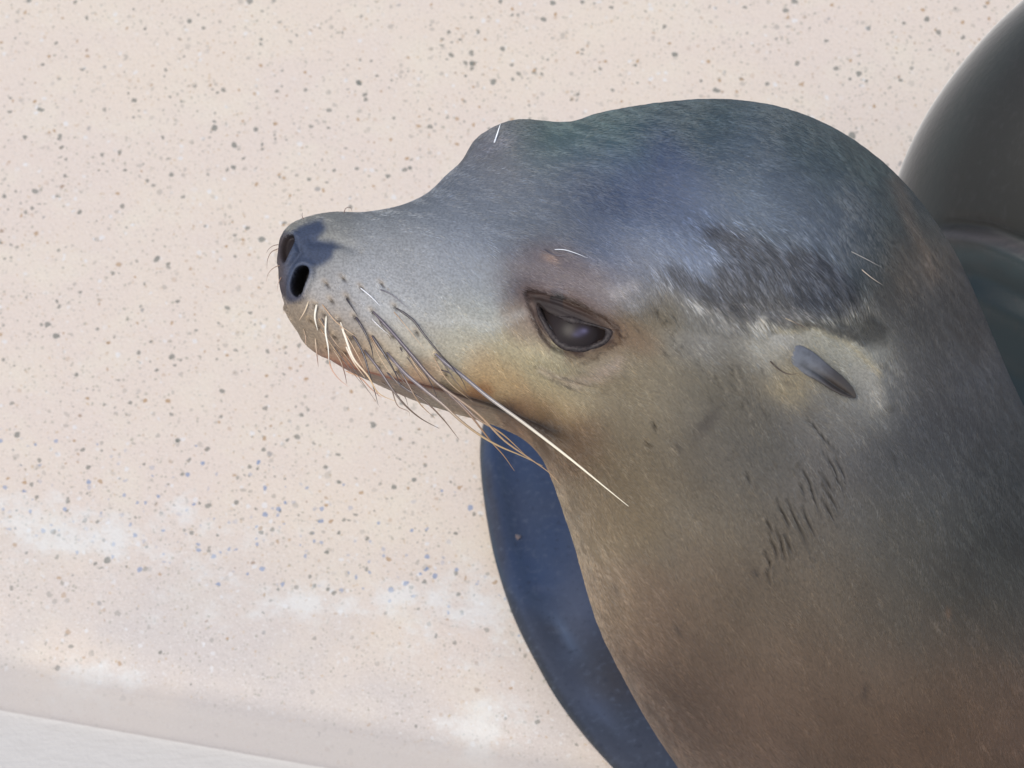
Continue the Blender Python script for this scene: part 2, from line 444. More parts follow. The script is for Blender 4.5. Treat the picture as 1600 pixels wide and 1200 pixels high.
# --- whisker pores and folds
PORES = [(536,436),(510,444),(564,450),(518,468),(542,464),(596,444),(494,474),(508,488),(530,496),(554,492),(488,496),(581,485),(616,479),
         (524,520),(550,521),(580,522),(567,545),(604,549),(612,520),(650,517),(640,550),(680,551),(622,575),(498,505),(695,580),(540,545),(592,568),(515,540)]
for (x, y) in PORES:
    disp += 2.0 * F * G(X, Y, x - 3, y - 3, 5) ; disp -= 3.2 * F * G(X, Y, x + 2, y + 2, 4.2, 2, 50)
wgap = np.full(X.shape, 1e9)
for iw_, w in enumerate(WR):
    d, s_, p_ = poly_dist(X, Y, w); wgap = np.minimum(wgap, d)
    taper = np.sin(np.clip(p_, .05, .95) * np.pi) ** .6
    if iw_ >= NFOLD: continue
    disp -= 5.5 * F * np.exp(-(d / 1.7) ** 2) * taper
    disp += 1.6 * F * np.exp(-((d * s_ - 5) / 4) ** 2) * taper
for k, (cx, cy, L, a) in enumerate([(900,600,70,12),(860,585,50,30),(1125,600,26,55),(1150,592,22,60),(1165,640,20,60),(1100,575,30,50),(1050,520,40,60),(1035,500,30,60)]):
    dx, dy = math.cos(R(a)) * L / 2, math.sin(R(a)) * L / 2
    d, s_, p_ = poly_dist(X, Y, [(cx - dx, cy - dy), (cx + dx, cy + dy)])
    disp -= 2.6 * F * np.exp(-(d / 2.6) ** 2)
mot = Field(3, 38, 50, ax=(1.6, .8), ang=45); mot2 = Field(4, 11, 60, ax=(2.0, .8), ang=50)
inframe = sst(60, 0, np.maximum(0, np.maximum(P[..., 0] - 1650, P[..., 1] - 1250)))
quiet = sst(470, 620, X)
disp += inframe * quiet * F * (mot(X, Y) * .6 + mot2(X, Y) * .05) * sst(0, 14, dr)

Pd = P + nr * disp[..., None]
# open the eye: fold the skin inside the lids back into the socket
hole = sst(1.5, -3, de) * (nr[..., 2] > 0)
Pd[..., 2] -= 45 * hole
nh = sst(.5, -3.5, d1) * (nr[..., 2] > 0)          # the nostril runs back into the muzzle
Pd[..., 2] -= 62 * nh; Pd[..., 0] += 16 * nh
nh2 = sst(.5, -4, d2) * (nr[..., 2] > 0)
Pd[..., 2] -= 9 * nh2; Pd[..., 0] += 3 * nh2
Pd[0] = P[0].mean(0)
verts_d = Pd.reshape(-1, 3)
faces = grid_faces(Pd.shape[0], Pd.shape[1])
nv = len(verts_d)

# ------------------------------------------------------------------ coat pigment (own colour, with crown reflections and some shading mixed in)
COAT_TONES = [
 (520,350,40,138,138,134),(600,372,45,128,133,138),(600,430,40,170,172,176),(530,460,35,160,160,162),(480,500,25,142,128,112),(500,535,25,148,134,118),(580,560,25,184,168,148),(540,566,12,160,118,98),(500,556,12,150,116,98),
 (640,540,30,184,178,164),(700,540,30,170,164,146),(660,580,15,168,140,116),(745,590,20,172,148,116),(790,600,16,164,142,112),(800,628,13,110,82,62),(748,610,8,148,106,74),(850,652,14,92,72,54),(860,640,26,146,126,98),(900,695,26,104,84,66),(852,672,16,84,66,52),(820,650,16,120,92,70),  # brown tones at the mouth corner include its shadow
 (700,430,40,130,136,146),(720,495,30,162,166,164),(640,480,35,184,186,187),(800,560,30,158,150,128),(870,600,30,145,140,120),(820,500,16,132,120,110),(870,432,28,116,109,113),(830,430,24,108,101,106),
 (950,440,25,122,116,118),(985,525,20,118,98,80),(1010,490,26,118,112,98),(930,575,26,132,122,106),(750,330,60,108,115,126),(850,290,50,98,106,118),(780,225,35,112,114,120),
 (850,200,30,92,111,110),(960,190,35,82,101,103),(1000,270,45,78,90,116),(960,320,40,76,88,112),(1060,300,45,84,96,120),(1100,180,40,76,91,97),(1250,200,40,73,86,91),
 (1200,290,50,108,118,132),(1150,245,40,84,96,108),(1300,330,40,96,104,116),(1340,260,35,67,79,81),(1380,350,40,64,72,74),(1040,400,40,120,130,148),(1000,370,35,108,118,136),  # crown bands: sheen and teal rim reflection worked into these tones
 (1000,430,25,126,130,140),(1100,520,28,128,128,126),(1200,535,24,152,152,147),(1350,610,35,152,152,148),(1320,560,28,160,160,152),(1300,650,35,120,118,114),(1200,600,35,120,115,105),
 (1235,590,20,158,148,126),(1430,600,40,84,84,86),(1450,500,35,80,80,80),(1425,400,28,92,86,80),(1500,480,35,64,62,62),(1500,650,60,76,77,81),(1600,720,60,52,56,58),
 (1100,600,45,108,104,94),(1000,620,45,122,114,98),(1100,680,50,100,96,90),(1000,720,45,114,104,88),(1200,700,50,98,97,94),(1300,720,45,98,97,98),(1400,700,50,80,82,86),
 (950,780,40,122,110,92),(900,790,30,136,123,106),(1100,800,60,112,105,94),(1250,800,60,104,99,92),(1400,800,60,88,88,86),(1550,850,70,66,68,68),(940,950,40,130,116,100),
 (1000,1000,45,112,96,84),(1100,950,60,110,98,86),(1250,950,70,108,99,88),(1400,950,70,96,92,85),(1550,960,60,74,73,69),(1060,1100,60,94,80,71),(1180,1110,70,98,83,73),
 (1300,1060,70,104,88,76),(1500,1070,60,100,85,73),(1450,1160,70,98,81,69),(1600,1150,70,96,79,69),(1150,1250,80,95,82,74),(1900,1300,200,80,74,68)]
COAT_TONES = np.array(COAT_TONES, float)
PLIN = lin(COAT_TONES[:, 3:6])
DARK = [(1078,345),(1130,348),(1200,362),(1262,385),(1310,415),(1345,455),(1350,485),(1290,492),(1220,500),(1160,505),(1110,490),(1060,462),(1030,430),(1050,415),(1110,440),(1130,410),(1090,370)]
LEATHER = [(430,372),(455,362),(478,348),(500,345),(506,356),(496,374),(520,378),(530,386),(518,400),(500,408),(488,418),(485,440),(476,460),(464,466),(452,468),(430,450)]
mf1 = Field(21, 26, 60, ax=(2.0, .7), ang=50); mf2 = Field(22, 60, 40)
def pigment_and_light(x, y):
    x = np.asarray(x, float); y = np.asarray(y, float)
    jx = x + 6 * mf1(x, y); jy = y + 6 * mf1(y + 300, x)
    acc = np.zeros(x.shape + (3,)); ws = np.zeros(x.shape)
    for row, c in zip(COAT_TONES, PLIN):
        d2 = ((jx - row[0]) ** 2 + (jy - row[1]) ** 2) / (1.1 * row[2]) ** 2
        w = np.exp(-.5 * d2) / row[2] + 1e-5 / (1 + d2)
        acc += w[..., None] * c; ws += w
    c = acc / ws[..., None]
    c = c * (1 + .04 * mf2(x, y) + .03 * mf1(x, y))[..., None]
    def over(c, a, col): return c * (1 - a[..., None]) + a[..., None] * lin(col)
    d = sdist(jx, jy, DARK); c = over(c, .70 * sst(7, -14, d + 2.5 * mf1(x * 1.5, y * 1.5)), (70, 72, 80))
    c = over(c, .8 * sst(10, -6, sdist(jx, jy, [(1240,498),(1290,488),(1350,484),(1385,515),(1375,530),(1330,516),(1280,503)])), (62, 62, 62))
    for line, w_, col, a_ in (([(985,470),(1030,462),(1075,490),(1130,510),(1190,515),(1240,540)], 13, (160,162,166), .22),
                        ([(640,485),(700,503),(760,507),(815,490)], 9, (180,182,182), .36),
                        ([(960,455),(985,440)], 10, (170,168,170), .5),
                        ([(1210,512),(1262,506),(1330,530),(1372,575)], 5, (160,152,130), .5),
                        ([(850,575),(900,590),(960,575)], 9, (165,150,145), .35),
                        ([(1390,270),(1420,340),(1455,430)], 13, (110,100,92), .5)):  # last line: rim highlight of the nape, painted in
        dd = poly_dist(jx, jy, line)[0]; c = over(c, a_ * np.exp(-(dd / w_) ** 2), col)
    la = .88 * sst(7, -7, sdist(x, y, LEATHER) + 3 * mf1(x * 2, y * 2))
    c = over(c, la, (66, 78, 104))
    c = over(c, la * .75 * sst(458, 440, x) , (98, 84, 76)); c = over(c, la * .55 * sst(425, 465, y), (62, 56, 62))
    c = over(c, .985 * sst(2.5, -2, sdist(x, y, NOS1)), (6, 5, 5))
    c = over(c, .85 * sst(2, -3, sdist(x, y, NOS2)), (46, 38, 36))
    c = over(c, .9 * sst(5, -5, sdist(x, y, EYE_RIM) + 3 * mf1(x * 3, y * 3)), (50, 43, 44))
    c = over(c, .8 * G(x, y, 836, 464, 13, 8, 30), (26, 24, 26))
    fl_ = [(822, 457), (846, 459), (880, 467), (914, 481), (944, 497), (966, 519)]
    df_, sf_, pf_ = poly_dist(x, y + 2.5 * mf1(x * 3.5, y * 3.5), fl_)
    c = over(c, .85 * np.exp(-(df_ / 3.6) ** 2), (28, 25, 26))
    df_, sf_, pf_ = poly_dist(x + 2.5 * mf1(x * 3, y * 3), y, [(832, 484), (838, 503), (850, 525), (866, 542), (890, 552)])
    c = over(c, .6 * np.exp(-(df_ / 4.2) ** 2), (40, 34, 34))
    c = over(c, .5 * G(x, y, 768, 231, 22, 7, -28), (150, 150, 162)); c = over(c, .8 * G(x, y, 722, 246, 4, 12, 25), (40, 36, 38))  # pale highlight painted on the far brow; dark sliver is its lid
    c = over(c, .4 * sst(24, 2, np.abs(sdist(x, y, EYE_RIM))) * (x > 880), (104, 82, 70))
    c = over(c, .35 * sst(22, 2, np.abs(sdist(x, y, EYE_RIM))) * (x < 860), (108, 88, 82))
    dl, sl, pl = poly_dist(x, y, LIP)
    below = (sl > 0)
    c = over(c, .8 * below * sst(0, 6, dl) * sst(60, 20, dl) * sst(.95, .6, pl), (124, 112, 104))
    lipc = .95 * np.exp(-((dl * sl + 1) / 8) ** 2) * sst(.0, .2, pl) * sst(.75, .5, pl)
    c = over(c, lipc, (160, 106, 88))
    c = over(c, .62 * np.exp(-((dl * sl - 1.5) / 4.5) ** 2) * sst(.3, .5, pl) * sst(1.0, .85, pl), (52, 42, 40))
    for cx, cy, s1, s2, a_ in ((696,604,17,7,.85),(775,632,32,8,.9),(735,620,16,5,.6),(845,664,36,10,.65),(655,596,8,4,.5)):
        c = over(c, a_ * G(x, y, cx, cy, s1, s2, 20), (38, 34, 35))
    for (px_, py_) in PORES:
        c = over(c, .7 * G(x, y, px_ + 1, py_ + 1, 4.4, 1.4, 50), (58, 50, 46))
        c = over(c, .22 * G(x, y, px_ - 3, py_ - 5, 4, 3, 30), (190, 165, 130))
    c = over(c, .4 * G(x, y, 857, 402, 9, 5, 20), (180, 152, 132))
    c = over(c, .4 * G(x, y, 1481, 955, 3, 5), (140, 112, 92))
    for iw_, w_ in enumerate(WR):
        x0_, y0_ = np.min(w_, 0) - 8; x1_, y1_ = np.max(w_, 0) + 8
        m_ = (x > x0_) & (x < x1_) & (y > y0_) & (y < y1_)
        if m_.any():
            dd, ss_, pp = poly_dist(x[m_], y[m_], w_)
            a_ = (.75 * np.exp(-(dd / 1.6) ** 2) if iw_ < NFOLD else .55 * np.exp(-(dd / 1.5) ** 2)) * np.sin(np.clip(pp, .08, .92) * np.pi) ** .7
            c[m_] = c[m_] * (1 - a_[..., None]) + a_[..., None] * lin((40, 37, 34))
    for cx, cy, s1, s2, an in ((1178,893,4,5,-50),(1102,660,22,6,-50),(1060,700,7,3,60),(1518,860,3,9,10),(1350,1080,3,9,10),(960,920,3,5,-30),(1058,985,3,8,-30),(1232,598,6,2.5,10)):
        c = over(c, .55 * G(x, y, cx, cy, s1, s2, an), (58, 54, 54))
    return np.clip(c, .002, .9)

def coat(c):
    l = c.mean(-1, keepdims=True)
    c = np.maximum(l + (c - l) * 1.14, .001)
    return c * PG * (l / .16) ** .17 * np.array([1.0, .975, .94])
PG = .735       # photograph value to base colour
def tones_all(p):
    return coat(pigment_and_light(p[:, 0], p[:, 1]))
bcol = tones_all(P.reshape(-1, 3))

# ------------------------------------------------------------------ materials
m = N('sea_lion_skin')
att = m.n('Attribute', attribute_name='pigment_and_light').outputs['Color']
tc = m.n('NewGeometry').outputs['Position']
g1 = m.n('TexNoise', i_Vector=tc, i_Scale=900.0, i_Detail=3.0).outputs[0]
m.set(Base_Color=m.mix(m.ramp(g1, .35, .7, .0, .3), att, (.02, .018, .018)), Roughness=.55, Specular_IOR_Level=.16)
m.bump(g1, .3, .0004)
skin_mat = m.m

m = N('short_fur')
att = m.n('Attribute', attribute_name='pigment_and_light').outputs['Color']
m.set(Base_Color=att, Roughness=.36, Specular_IOR_Level=.5)
fur_mat = m.m

def simple(name, col, rough, spec=.5, coat=0, noise=0, nscale=300, col2=None, bump=0):
    m = N(name); tc = m.n('NewGeometry').outputs['Position']
    c = (*col, 1)
    n = m.n('TexNoise', i_Vector=tc, i_Scale=float(nscale), i_Detail=4.0).outputs[0]
    if col2 is not None: c = m.mix(m.ramp(n, .35, .65), col, col2)
    m.set(Base_Color=c, Roughness=rough, Specular_IOR_Level=spec, Coat_Weight=coat, Coat_Roughness=.05)
    if bump: m.bump(n, .4, bump)
    return m.m
m = N('wet_eye'); m.set(Base_Color=m.n('Attribute', attribute_name='pigment_and_light').outputs['Color'], Roughness=.34, Specular_IOR_Level=.10); eye_mat = m.m
m = N('tear_film'); m.set(Base_Color=(.05, .05, .055, 1), Roughness=.12, Specular_IOR_Level=.6); tear_mat = m.m
lid_mat = simple('eyelid_skin', (.018, .015, .016), .5, .18, .0, col2=(.040, .032, .032), nscale=900, bump=.0005)
m = N('ear_skin')
en_ = m.n('TexNoise', i_Vector=m.n('NewGeometry').outputs['Position'], i_Scale=260.0, i_Detail=4.0).outputs[0]
m.set(Base_Color=m.mix(m.ramp(en_, .4, .7, 0, .4), m.n('Attribute', attribute_name='pigment_and_light').outputs['Color'], (.03, .027, .026)), Roughness=.42, Specular_IOR_Level=.55)
m.bump(en_, .3, .0004); ear_mat = m.m

# ------------------------------------------------------------------ the animal
def empty(name, loc, label, cat, group=None):
    o = bpy.data.objects.new(name, None); C.objects.link(o); o.location = loc
    o['label'] = label; o['category'] = cat
    if group: o['group'] = group
    o.empty_display_size = .1
    return o
base = W([[1900, 1900, -1700]])[0]; base[2] = 0
lion = empty('sea_lion', base, 'grey brown sea lion with long whiskers and small curled ear, head turned left in profile', 'sea lion')
bpy.context.view_layer.update()
OFF = -base
wv = W(verts_d)
body = mesh_obj('body', wv + OFF, faces, skin_mat, lion, bcol)
bvh = BVHTree.FromPolygons([tuple(v) for v in verts_d[::1]], [tuple(f) for f in faces.tolist()])

def skin(x, y, default=None):   # depth and normal of the coat under a spot
    h = bvh.ray_cast(Vector((x, y, 2000)), Vector((0, 0, -1)))
    if h[0] is None: return default, np.array([0, 0, 1.])
    return h[0].z, np.array(h[1])

def part(name, p, f, mat, cols=None, parent=None):   # p in modelling units
    return mesh_obj(name, W(p) + OFF, f, mat, parent or lion, cols)

# ---- eyeball
ez, _ = skin(960, 500); ez2, _ = skin(835, 505); ez3, _ = skin(900, 460); ez4, _ = skin(900, 556)
zE = (ez + ez2 + ez3 + ez4) / 4
rE = 74; cE = np.array([897, 519, zE - rE - 7])
n, k = 60, 90
v = np.linspace(0, np.pi, n)[:, None]; u = np.linspace(0, 2 * np.pi, k, endpoint=False)[None]
sp = np.stack([np.sin(v) * np.cos(u), np.sin(v) * np.sin(u), np.cos(v) * np.ones_like(u)], -1)
n, k = 200, 240
v = np.linspace(0, np.pi / 2, n)[:, None]; u = np.linspace(0, 2 * np.pi, k, endpoint=False)[None]
sp = np.stack([np.sin(v) * np.cos(u), np.sin(v) * np.sin(u), np.cos(v) * np.ones_like(u)], -1)
ev = (cE + sp * rE).reshape(-1, 3); ex_, ey_ = ev[:, 0], ev[:, 1]
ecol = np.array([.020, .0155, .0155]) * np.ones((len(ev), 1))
for q_, c_q in ((G(ex_, ey_, 907, 519, 7, 4.5, -15) * .6, (.065, .060, .105)), (G(ex_, ey_, 913, 517, 3.5, 2.5) * .6, (.10, .094, .155)), (G(ex_, ey_, 900, 523, 4, 2.5) * .4, (.07, .066, .11)),  # violet sky reflection painted into the eyeball colour
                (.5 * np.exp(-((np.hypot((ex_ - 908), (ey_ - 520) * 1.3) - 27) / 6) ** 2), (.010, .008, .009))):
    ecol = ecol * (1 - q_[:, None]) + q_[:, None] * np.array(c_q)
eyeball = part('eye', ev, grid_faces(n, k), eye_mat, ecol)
# ---- lids: lens shaped folds around the opening
def lid_loop(outline, r, lift, name, mat, nn=90, seg=10):
    o = np.array(outline + [outline[0]], float)
    loop = catmull(o, nn + 1)[:-1]
    ctr_ = loop.mean(0); pts = []
    th = np.linspace(0, 2 * np.pi, seg, endpoint=False)
    zs = np.array([skin(*(p + (p - ctr_) / np.linalg.norm(p - ctr_) * 5), zE)[0] for p in loop])
    sphz = cE[2] + np.sqrt(np.maximum(0, rE ** 2 - ((loop - cE[:2]) ** 2).sum(1)))
    zs = np.maximum(np.convolve(np.tile(zs, 3), np.ones(7) / 7, 'same')[nn:2*nn], sphz + .5)
    fz = np.fft.rfft(zs); fz[5:] = 0; zs = np.fft.irfft(fz, nn)
    for i, p in enumerate(loop):
        out = (p - ctr_) / np.linalg.norm(p - ctr_)
        rr = r * (1 + .08 * math.sin(i * .7))
        for t in th:
            q = p + out * math.cos(t) * rr * 1.4
            pts.append((q[0], q[1], zs[i] + lift + math.sin(t) * rr))
    nn_ = nn
    f = []
    for i in range(nn_):
        for j in range(seg):
            f.append((i * seg + j, i * seg + (j + 1) % seg, ((i + 1) % nn_) * seg + (j + 1) % seg, ((i + 1) % nn_) * seg + j))
    return part(name, pts, np.array(f), mat)
out1 = [(838, 473), (854, 487), (878, 497), (905, 503), (931, 509), (952, 518), (948, 530), (932, 540), (912, 545), (892, 544), (874, 536), (861, 522), (850, 504)]
lid_loop(out1, 4.4, -2.2, 'eyelid', lid_mat)
# upper lid fold and lower crease as tapered ridges
def ridge(pts, r0, name, mat, lift=0, nn=40, seg=8, parent=None):
    pth = catmull(pts, nn); q = []
    for i, p in enumerate(pth):
        z, _ = skin(p[0], p[1], zE); q.append((p[0], p[1], z + lift))
    q = np.array(q); kk = np.ones(5) / 5
    q[2:-2, 2] = np.convolve(q[:, 2], kk, 'valid')
    w = W(q); rad = r0 * U * np.sin(np.linspace(.12, np.pi - .12, nn)) ** .7
    v_, f_ = tube(w, rad, seg)
    return mesh_obj(name, v_ + OFF, f_, mat, parent or lion)

ridge([(853, 497), (858, 508), (865, 519), (874, 528), (884, 533)], 1.6, 'tear_line', tear_mat, 2.5)
# ---- ear: a small rolled leaf
ax = np.array([(1204, 533, -26), (1230, 548, -6), (1258, 564, 3), (1286, 583, 14), (1308, 599, 19), (1326, 612, 20), (1337, 621, 18)], float)
hw = np.array([8, 16, 19, 15.5, 14, 9.5, 2.6])
nn, seg = 60, 28
tq = np.linspace(0, 6, nn); A_ = spline(np.arange(7), ax, tq); hq = spline(np.arange(7), hw, tq)
z0, _ = skin(1235, 560)
zg = np.array([skin(a[0], a[1])[0] for a in A_])
pts = []
for i in range(nn):
    t_ = A_[min(i + 1, nn - 1)] - A_[max(i - 1, 0)]; t_ /= np.linalg.norm(t_)
    side = np.cross(t_, (0, 0, 1)); side /= np.linalg.norm(side)
    upv = np.cross(side, t_)
    if upv[2] < 0: upv = -upv
    if side[1] < 0: side = -side            # side points down the picture
    for j in range(seg):
        a = 2 * math.pi * j / seg
        c_, s_ = math.cos(a), math.sin(a)
        thick = .46 * (1 - .15 * tq[i] / 6)
        o = side * c_ * hq[i] + upv * s_ * hq[i] * thick
        # rolled groove along the lower front face
        gv = math.exp(-((c_ - .35) / .22) ** 2) * (s_ > 0) * min(1, max(0, (tq[i] - 2.2) / 1.2)) * min(1, (6 - tq[i]) / 1)
        o -= upv * gv * hq[i] * .8
        base_z = zg[i] if i < 8 else zg[i]
        p = np.array([A_[i][0], A_[i][1], base_z + A_[i][2] * 1.15 - 4]) + o
        pts.append(p)
pts = np.array(pts); pts[-seg:] = pts[-seg:].mean(0) * .6 + pts[-seg:] * .4
fe = grid_faces(nn, seg).tolist(); fe.append(list(range((nn - 1) * seg, nn * seg)))
et = np.repeat(tq / 6, seg)[:, None]; ej = np.tile(2 * np.pi * np.arange(seg) / seg, nn)
ec = np.array([.115, .122, .142]) * (1 - sst(.3, .66, et)) + np.array([.040, .032, .028]) * sst(.3, .66, et)  # bluish sky reflection at the base is put into the colour
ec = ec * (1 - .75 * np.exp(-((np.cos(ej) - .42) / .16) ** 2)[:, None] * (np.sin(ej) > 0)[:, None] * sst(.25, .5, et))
part('ear', pts, fe, ear_mat, ec)

# ------------------------------------------------------------------ whiskers
def z2(pts): return [(420 + x / 4, 460 + y / 4) for x, y in pts]
WK = [ # path, base radius, base colour, tip colour
 (z2([(790,80),(900,160),(970,250),(1060,360),(1150,460),(1205,530),(1240,605)]), 1.5, (60,55,60), (45,38,38)),
 (z2([(1030,362),(1120,440),(1200,500)]) + [(760,618),(820,662),(890,716),(950,765),(982,791)], 2.6, (110,104,110), (222,212,190)),
 (z2([(645,100),(770,235),(900,385),(1040,545),(1180,650),(1300,740)]) + [(790,690),(830,718),(862,742),(876,758)], 2.2, (88,80,88), (150,122,90)),
 (z2([(770,240),(900,400),(980,500),(1030,590),(1065,685)]), 1.3, (62,56,60), (58,48,46)),
 (z2([(540,135),(600,235),(640,330),(655,410)]), 1.6, (66,60,66), (52,46,46)),
 (z2([(480,20),(520,80),(560,140)]), 1.0, (58,52,54), (52,46,46)),
 (z2([(640,250),(720,370),(790,490),(825,570)]), 1.8, (72,66,72), (58,50,50)),
 (z2([(730,355),(850,490),(980,600),(1080,680),(1200,790),(1320,880),(1440,948)]) + [(815,712),(848,728)], 2.3, (108,100,106), (158,132,96)),
 (z2([(520,245),(590,370),(630,500),(660,600),(682,682)]), 1.4, (72,66,72), (52,46,46)),
 (z2([(590,340),(690,470),(770,590),(850,690),(950,775),(1065,838)]), 1.8, (92,84,90), (90,72,56)),
 (z2([(730,480),(830,570),(980,670),(1090,780),(1190,908)]), 1.5, (72,66,72), (98,76,58)),
 (z2([(800,440),(870,560),(950,690),(1040,775)]), 1.2, (96,84,84), (140,112,84)),
 (z2([(880,360),(1000,500),(1130,625),(1250,745),(1390,920),(1470,1010),(1535,1103)]), 1.9, (80,72,80), (134,104,76)),
 (z2([(1040,540),(1180,660),(1310,780),(1450,865),(1600,1000)]), 1.9, (120,108,112), (150,120,84)),
 (z2([(360,130),(355,230),(372,340),(376,425)]), 1.5, (206,200,186), (214,208,196)),
 (z2([(300,60),(288,140),(305,225)]), 1.5, (222,214,198), (216,208,194)),
 (z2([(445,165),(480,270),(530,400),(620,510),(690,620),(790,668)]), 1.7, (216,206,190), (186,156,120)),
 (z2([(480,320),(530,420),(600,520)]), 1.3, (204,194,180), (190,166,140)),
 (z2([(400,340),(450,420),(476,500),(488,562)]), 1.1, (150,126,104), (110,82,70)),
 (z2([(250,40),(222,110),(190,162)]), 1.0, (200,182,156), (190,166,140)),
 (z2([(290,270),(300,370),(310,455)]), 1.0, (170,150,128), (130,100,84)),
 (z2([(370,390),(400,480),(440,530),(497,578)]), .8, (170,130,105), (190,150,130)),
 (z2([(700,540),(770,600),(850,640),(872,705)]), .9, (90,74,66), (100,80,66)),
 (z2([(480,478),(570,520),(640,590),(705,645)]), .9, (180,140,110), (170,120,96)),
 (z2([(215,210),(230,270),(228,320)]), .7, (150,130,110), (170,140,120)),
 (z2([(560,430),(620,510),(668,600),(690,640)]), .9, (120,96,84), (120,92,74)),
 (z2([(770,600),(810,700),(880,745),(880,760)]), .7, (110,90,76), (130,104,84)),
 (z2([(1075,470),(1140,500),(1150,512)]), 1.0, (84,76,76), (74,66,66)),
 (z2([(820,330),(835,362)]), 1.0, (84,76,76), (74,66,66)),
 (z2([(640,150),(690,200),(760,260)]), .8, (200,196,196), (190,188,186)),
 ([(592,452),(604,456),(622,468),(640,484)], .8, (96,92,98), (110,106,110)),
 ([(562,449),(578,462),(594,478)], .8, (214,214,218), (214,214,218)),
 ([(436,382),(427,384),(420,389),(416,396)], .45, (120,96,84), (110,90,80)),
 ([(436,388),(424,394),(418,406),(417,420)], .55, (130,106,92), (120,98,88)),
 ([(438,414),(427,419),(419,428),(416,440)], .5, (140,116,100), (150,126,112)),
 ([(440,432),(435,442),(433,456)], .4, (150,120,100), (160,136,120)),
 ([(537,333),(541,325),(547,324),(551,333)], .55, (120,100,92), (110,92,84)),
 ([(474,343),(472,336),(473,332)], .5, (110,90,82), (110,92,84)),
 ([(772,224),(776,212),(782,193)], 1.1, (205,208,214), (228,230,232)),
 ([(864,390),(880,390),(898,395),(918,403)], .6, (196,200,206), (204,208,214)),
 ([(850,389),(866,398),(884,400)], .9, (70,66,74), (84,80,90)),
 ([(1328,392),(1352,404),(1378,418)], .35, (150,146,140), (160,156,150)),
 ([(1345,420),(1362,434),(1380,446)], .45, (190,176,156), (170,160,146)),
 ([(1202,563),(1216,576),(1230,584),(1248,584)], .9, (60,48,40), (70,56,46)),  # dark strand standing in for the crease shade below the ear
 ([(1225,496),(1246,506),(1262,514)], .7, (150,140,124), (90,70,56)),
]
_w = np.random.default_rng(44)
for k_ in range(16):
    x0, y0 = PORES[_w.integers(6, len(PORES))]; L0 = _w.uniform(45, 110); a0 = R(_w.uniform(48, 66)); b0 = a0 + R(_w.uniform(-22, 4))
    x0 += _w.uniform(-8, 8); y0 += _w.uniform(-4, 8)
    p1 = (x0 + L0 * .45 * math.cos(a0), y0 + L0 * .45 * math.sin(a0)); p2 = (p1[0] + L0 * .55 * math.cos(b0), p1[1] + L0 * .55 * math.sin(b0))
    dk = _w.random() < .6; c0 = (70, 62, 64) if dk else (170, 140, 112); c1 = (92, 72, 58) if dk else (196, 168, 138)
    WK.append(([(x0, y0), p1, p2], _w.uniform(.35, .8), c0, c1))
wmats = {}
def wmat(c0, c1):
    m = N('whisker_keratin')
    at = m.n('Attribute', attribute_name='pigment_and_light').outputs['Color']
    m.set(Base_Color=at, Roughness=.3, Specular_IOR_Level=.6)
    return m.m
wm = wmat(0, 0)
WPATHS = []
for i, (path, r0, c0, c1) in enumerate(WK):
    path = np.array(path, float); nn = 44
    q = catmull(path, nn); L = np.linalg.norm(path[-1] - path[0])
    zz = np.full(nn, np.nan)
    for a in range(nn):
        z, _ = skin(q[a, 0], q[a, 1])
        if z is not None: zz[a] = z
    t = np.linspace(0, 1, nn)
    zr = zz[0] if not np.isnan(zz[0]) else (np.nanmin(zz) if not np.all(np.isnan(zz)) else 150)
    arc = zr - 3 + L * .16 * np.sin(t * np.pi * .5) - L * .14 * t ** 2
    clear = np.where(np.isnan(zz), -1e9, zz + 4.0 + 9 * t)
    znew = arc.copy()
    for a in range(1, nn):
        if t[a] > .05: znew[a] = max(arc[a], clear[a] * sst(.05, .15, t[a]) + (arc[a]) * (1 - sst(.05, .15, t[a])) if clear[a] > -1e8 else arc[a])
    ker = np.ones(9) / 9; pad = np.pad(znew, 4, mode='edge'); znew = np.convolve(pad, ker, 'valid'); znew[0] = zr - 3
    q3 = np.column_stack([q, znew]); rad = (r0 * 1.15 + .12) * (.45 + .55 * sst(0, .07, t)) * U * (1 - .86 * t ** 2)
    v_, f_ = tube(W(q3), rad, 7)
    a_, b_ = lin(c0), lin(c1)
    cc = a_ + (b_ - a_) * sst(.15, .75, t)[:, None]
    o = mesh_obj('whisker', v_ + OFF, f_, wm, lion, np.repeat(cc, 7, 0))
    WPATHS.append(q3)

# ------------------------------------------------------------------ fur: combed short strands
FLOW = [(520,345,5),(620,350,5),(700,300,-10),(600,430,32),(530,450,42),(500,500,50),(600,520,45),(700,480,42),(700,560,38),(800,530,48),(760,590,35),(850,590,50),(900,430,28),(830,440,35),(960,420,35),
        (950,330,22),(850,300,10),(780,230,-5),(900,200,0),(1050,330,28),(1100,200,2),(1200,280,15),(1280,220,25),(1150,380,40),(1100,450,58),(1200,470,58),(1300,460,55),(1280,400,45),(1345,480,60),(1040,440,55),
        (1000,500,58),(1020,560,45),(950,570,35),(1150,560,48),(1230,530,48),(1330,560,35),(1370,600,50),(1400,550,52),(1440,450,55),(1380,330,45),(1480,420,55),(1100,700,45),(1000,680,45),(900,680,40),(900,800,66),
        (1000,850,62),(1250,750,56),(1200,850,62),(1300,650,42),(1400,800,60),(1500,650,58),(1580,800,62),(1400,950,62),(1550,1000,60),(1200,1050,62),(1350,1150,58),(1050,1050,60),(950,950,66),(1120,1180,60)]
FLOW = np.array(FLOW, float)
def flow(x, y):
    vx = np.zeros(x.shape); vy = np.zeros(x.shape)
    for fx, fy, a in FLOW:
        w = 1 / (((x - fx) ** 2 + (y - fy) ** 2) + 900) ** 1.5
        vx += w * math.cos(R(a)); vy += w * math.sin(R(a))
    l = np.hypot(vx, vy); return vx / l, vy / l

